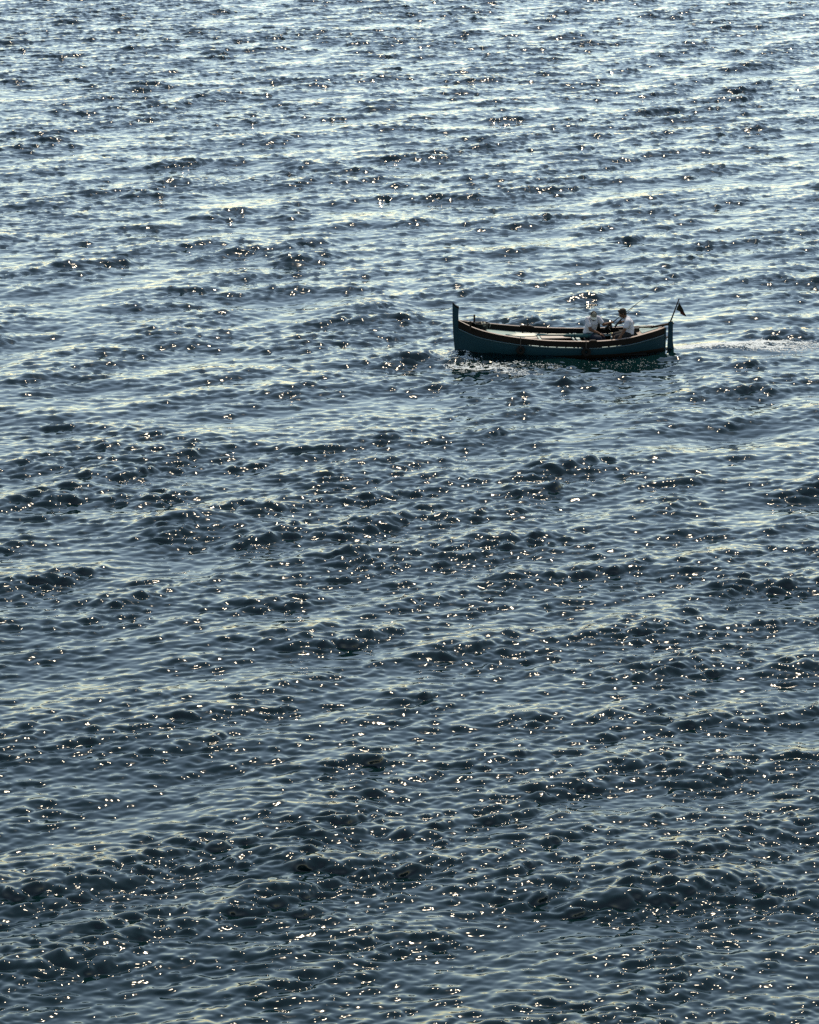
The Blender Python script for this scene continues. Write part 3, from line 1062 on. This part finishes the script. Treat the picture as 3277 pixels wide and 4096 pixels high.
b.limb([S3, E3], [0.058, 0.044]).limb([E3, W3], [0.045, 0.030]).hand(W3, (-0.98, 0.05, 0.05), (0, 0.1, -1), 1, 0.95)
LEG2 = (((1.63, -0.44, 0.505), (1.27, -0.47, 0.44), (1.20, -0.46, 0.06)), ((1.63, -0.26, 0.505), (1.26, -0.20, 0.44), (1.22, -0.20, 0.06)))
for hip, kn, an in LEG2:
    b.limb([hip, kn], [0.082, 0.058]).limb([kn, an], [0.056, 0.036])
body = p2.part('body', b.fused(VOX, 3), M['skin'], smooth=True)
eyes(p2, P2h, m2, body)
s_ = Flesh()
s_.trunk([(1.655, -0.35, 0.53), (1.672, -0.345, 0.66), (1.64, -0.335, 0.81), (1.595, -0.33, 0.90), (1.565, -0.33, 0.94)], [(0, 1, 0)] * 5, [0.172, 0.160, 0.172, 0.125, 0.072], [0.122, 0.115, 0.122, 0.09, 0.066])
s_.limb([S2, Vector(S2).lerp(Vector(E2), 0.62)], [0.074, 0.068]).limb([S3, Vector(S3).lerp(Vector(E3), 0.60)], [0.072, 0.064])
s_.limb([S2, (1.59, -0.40, 0.90)], [0.068, 0.062]).limb([S3, (1.60, -0.25, 0.90)], [0.068, 0.06])
p2.part('t_shirt', s_.fused(0.009, 5, 0.009, 5.0), M['shirt'], smooth=True)
t_ = Flesh()
t_.trunk([(1.66, -0.35, 0.50), (1.66, -0.35, 0.56)], [(0, 1, 0)] * 2, [0.165, 0.16], [0.115, 0.11])
for hip, kn, an in LEG2:
    t_.limb([hip, Vector(hip).lerp(Vector(kn), 0.92)], [0.094, 0.078])
p2.part('shorts', t_.fused(0.010, 4, 0.005, 3.0), M['black'], smooth=True)
for _, _, a_ in LEG2:
    a_ = Vector(a_)
    p2.part('shoe', G().tube([a_ + Vector((0.05, 0, 0)), a_ + Vector((0.0, 0.0, 0.0)), a_ + Vector((-0.10, 0, -0.01)), a_ + Vector((-0.16, 0, -0.014))], [0.03, 0.048, 0.042, 0.026], 10, 0.7), M['black'], smooth=True)
hr = Flesh()
hr.ball(P2h(0, -0.022, 0.042), (0.083, 0.099, 0.088), m2).ball(P2h(0, 0.052, 0.082), (0.058, 0.046, 0.030), m2).ball(P2h(0, -0.055, -0.020), (0.066, 0.060, 0.060), m2)
hr.ball(P2h(0, 0.072, 0.086), (0.045, 0.026, 0.020), m2)
for q in (-1, 1):
    hr.ball(P2h(q * 0.068, 0.005, 0.012), (0.016, 0.026, 0.045), m2)
p2.part('hair', hr.fused(0.008, 2, 0.005, 7.0), M['hair'], smooth=True)

# ---------------------------------------------------------------- foam: small flakes of froth lying on the moving water
def foam(name, count, sampler, smin, smax, seed):
    rng = np.random.default_rng(seed)
    pts = sampler(rng, count)
    bx, by, dens = pts[:, 0], pts[:, 1], pts[:, 2]
    c, s = math.cos(BOAT_YAW), math.sin(BOAT_YAW)
    wx, wy = BOAT_X + c * bx - s * by, BOAT_Y + s * bx + c * by
    X, Y, Z = sea_at(wx, wy)
    verts, faces = [], []
    for i in range(len(wx)):
        k = int(rng.integers(5, 8))
        r = smin + (smax - smin) * rng.random() ** 2.2 * dens[i]
        st = 1.0 + 1.2 * rng.random()
        a0 = rng.random() * 6.28
        rot = rng.normal(0, 0.5)
        n = len(verts)
        ring = []
        for q in range(k):
            a = a0 + 6.2832 * q / k
            rr = r * (0.65 + 0.6 * rng.random())
            u, v = rr * st * math.cos(a), rr * math.sin(a)
            ring.append((u * math.cos(rot) - v * math.sin(rot), u * math.sin(rot) + v * math.cos(rot)))
        for (u, v) in ring:
            verts.append([X[i] + u, Y[i] + v, None])
        verts.append([X[i], Y[i], Z[i] + 0.006 + 0.35 * r])
        for q in range(k):
            faces.append((n + q, n + (q + 1) % k, n + k))
    va = np.array([[p[0], p[1]] for p in verts], float)
    # rims follow the water surface
    qx, qy = va[:, 0].copy(), va[:, 1].copy()
    for _ in range(3):
        x2, y2, z2 = sea_at(qx, qy)
        qx, qy = qx + (va[:, 0] - x2), qy + (va[:, 1] - y2)
    co = [(p[0], p[1], float(z2[i]) + 0.004 if p[2] is None else p[2]) for i, p in enumerate(verts)]
    me = bpy.data.meshes.new(name)
    me.from_pydata(co, [], faces)
    me.update()
    me.materials.append(FOAM)
    o = bpy.data.objects.new(name, me)
    COL.objects.link(o)
    o['kind'] = 'stuff'
    return o


FOAM = paint('sea_foam', (0.36, 0.41, 0.43), 0.7, (0.27, 0.31, 0.33), 0.5, 30)


def wake_pts(rng, n):
    x = 2.98 + 4.6 * rng.random(n) ** 1.0
    half = 0.10 + 0.12 * np.minimum(x - 2.98, 3.0)
    cen = -0.02 + 0.10 * smooth(3, 5, x) - 0.12 * smooth(5, 7.5, x)
    e = rng.normal(0, 0.55, n)
    far = rng.random(n) < 0.35                      # a brighter line along the far edge
    y = cen + half * np.where(far, 1.0 + 0.18 * rng.normal(0, 1, n), e)
    d = np.where(far, 1.0, 0.8) * (1 - 0.6 * smooth(5.2, 7.6, x))
    keep = rng.random(n) < (1 - 0.75 * smooth(4.8, 7.6, x)) * (0.35 + 0.65 * (np.sin(x * 7.3 + y * 9) * np.sin(x * 3.1 - y * 14) > -0.25))
    return np.stack([x, y, d], 1)[keep]


def bow_pts(rng, n):
    out = []
    lines = [((-3.05, -0.05), (-3.35, -0.75), 0.16, 0.5), ((-2.95, -0.35), (-2.55, -1.0), 0.16, 0.8), ((-3.25, -1.45), (-2.35, -1.55), 0.13, 1.0), ((-2.35, -1.55), (-1.75, -2.35), 0.15, 1.0),
             ((-1.75, -2.35), (-1.15, -2.85), 0.13, 0.7), ((-2.15, -1.3), (-1.35, -1.5), 0.10, 0.7), ((-1.3, -1.5), (-0.4, -2.0), 0.16, 0.35), ((0.4, -1.6), (2.2, -1.5), 0.25, 0.15)]
    wts = np.array([math.dist(a, b) * d for a, b, w, d in lines])
    for (a, b, w, d), q in zip(lines, wts / wts.sum()):
        m = int(n * q)
        t = rng.random(m)
        x = a[0] + (b[0] - a[0]) * t + rng.normal(0, w * 0.7, m)
        y = a[1] + (b[1] - a[1]) * t + rng.normal(0, w * 1.2, m) + 0.10 * np.sin(t * 17)
        out.append(np.stack([x, y, np.full(m, d)], 1))
    out = np.concatenate(out)
    keep = np.sin(out[:, 0] * 11 + out[:, 1] * 5) * np.sin(out[:, 0] * 5 - out[:, 1] * 8) > -0.45
    return out[keep]


foam('wake_foam', 7500, wake_pts, 0.008, 0.034, 21)
foam('bow_foam', 3600, bow_pts, 0.005, 0.024, 22)
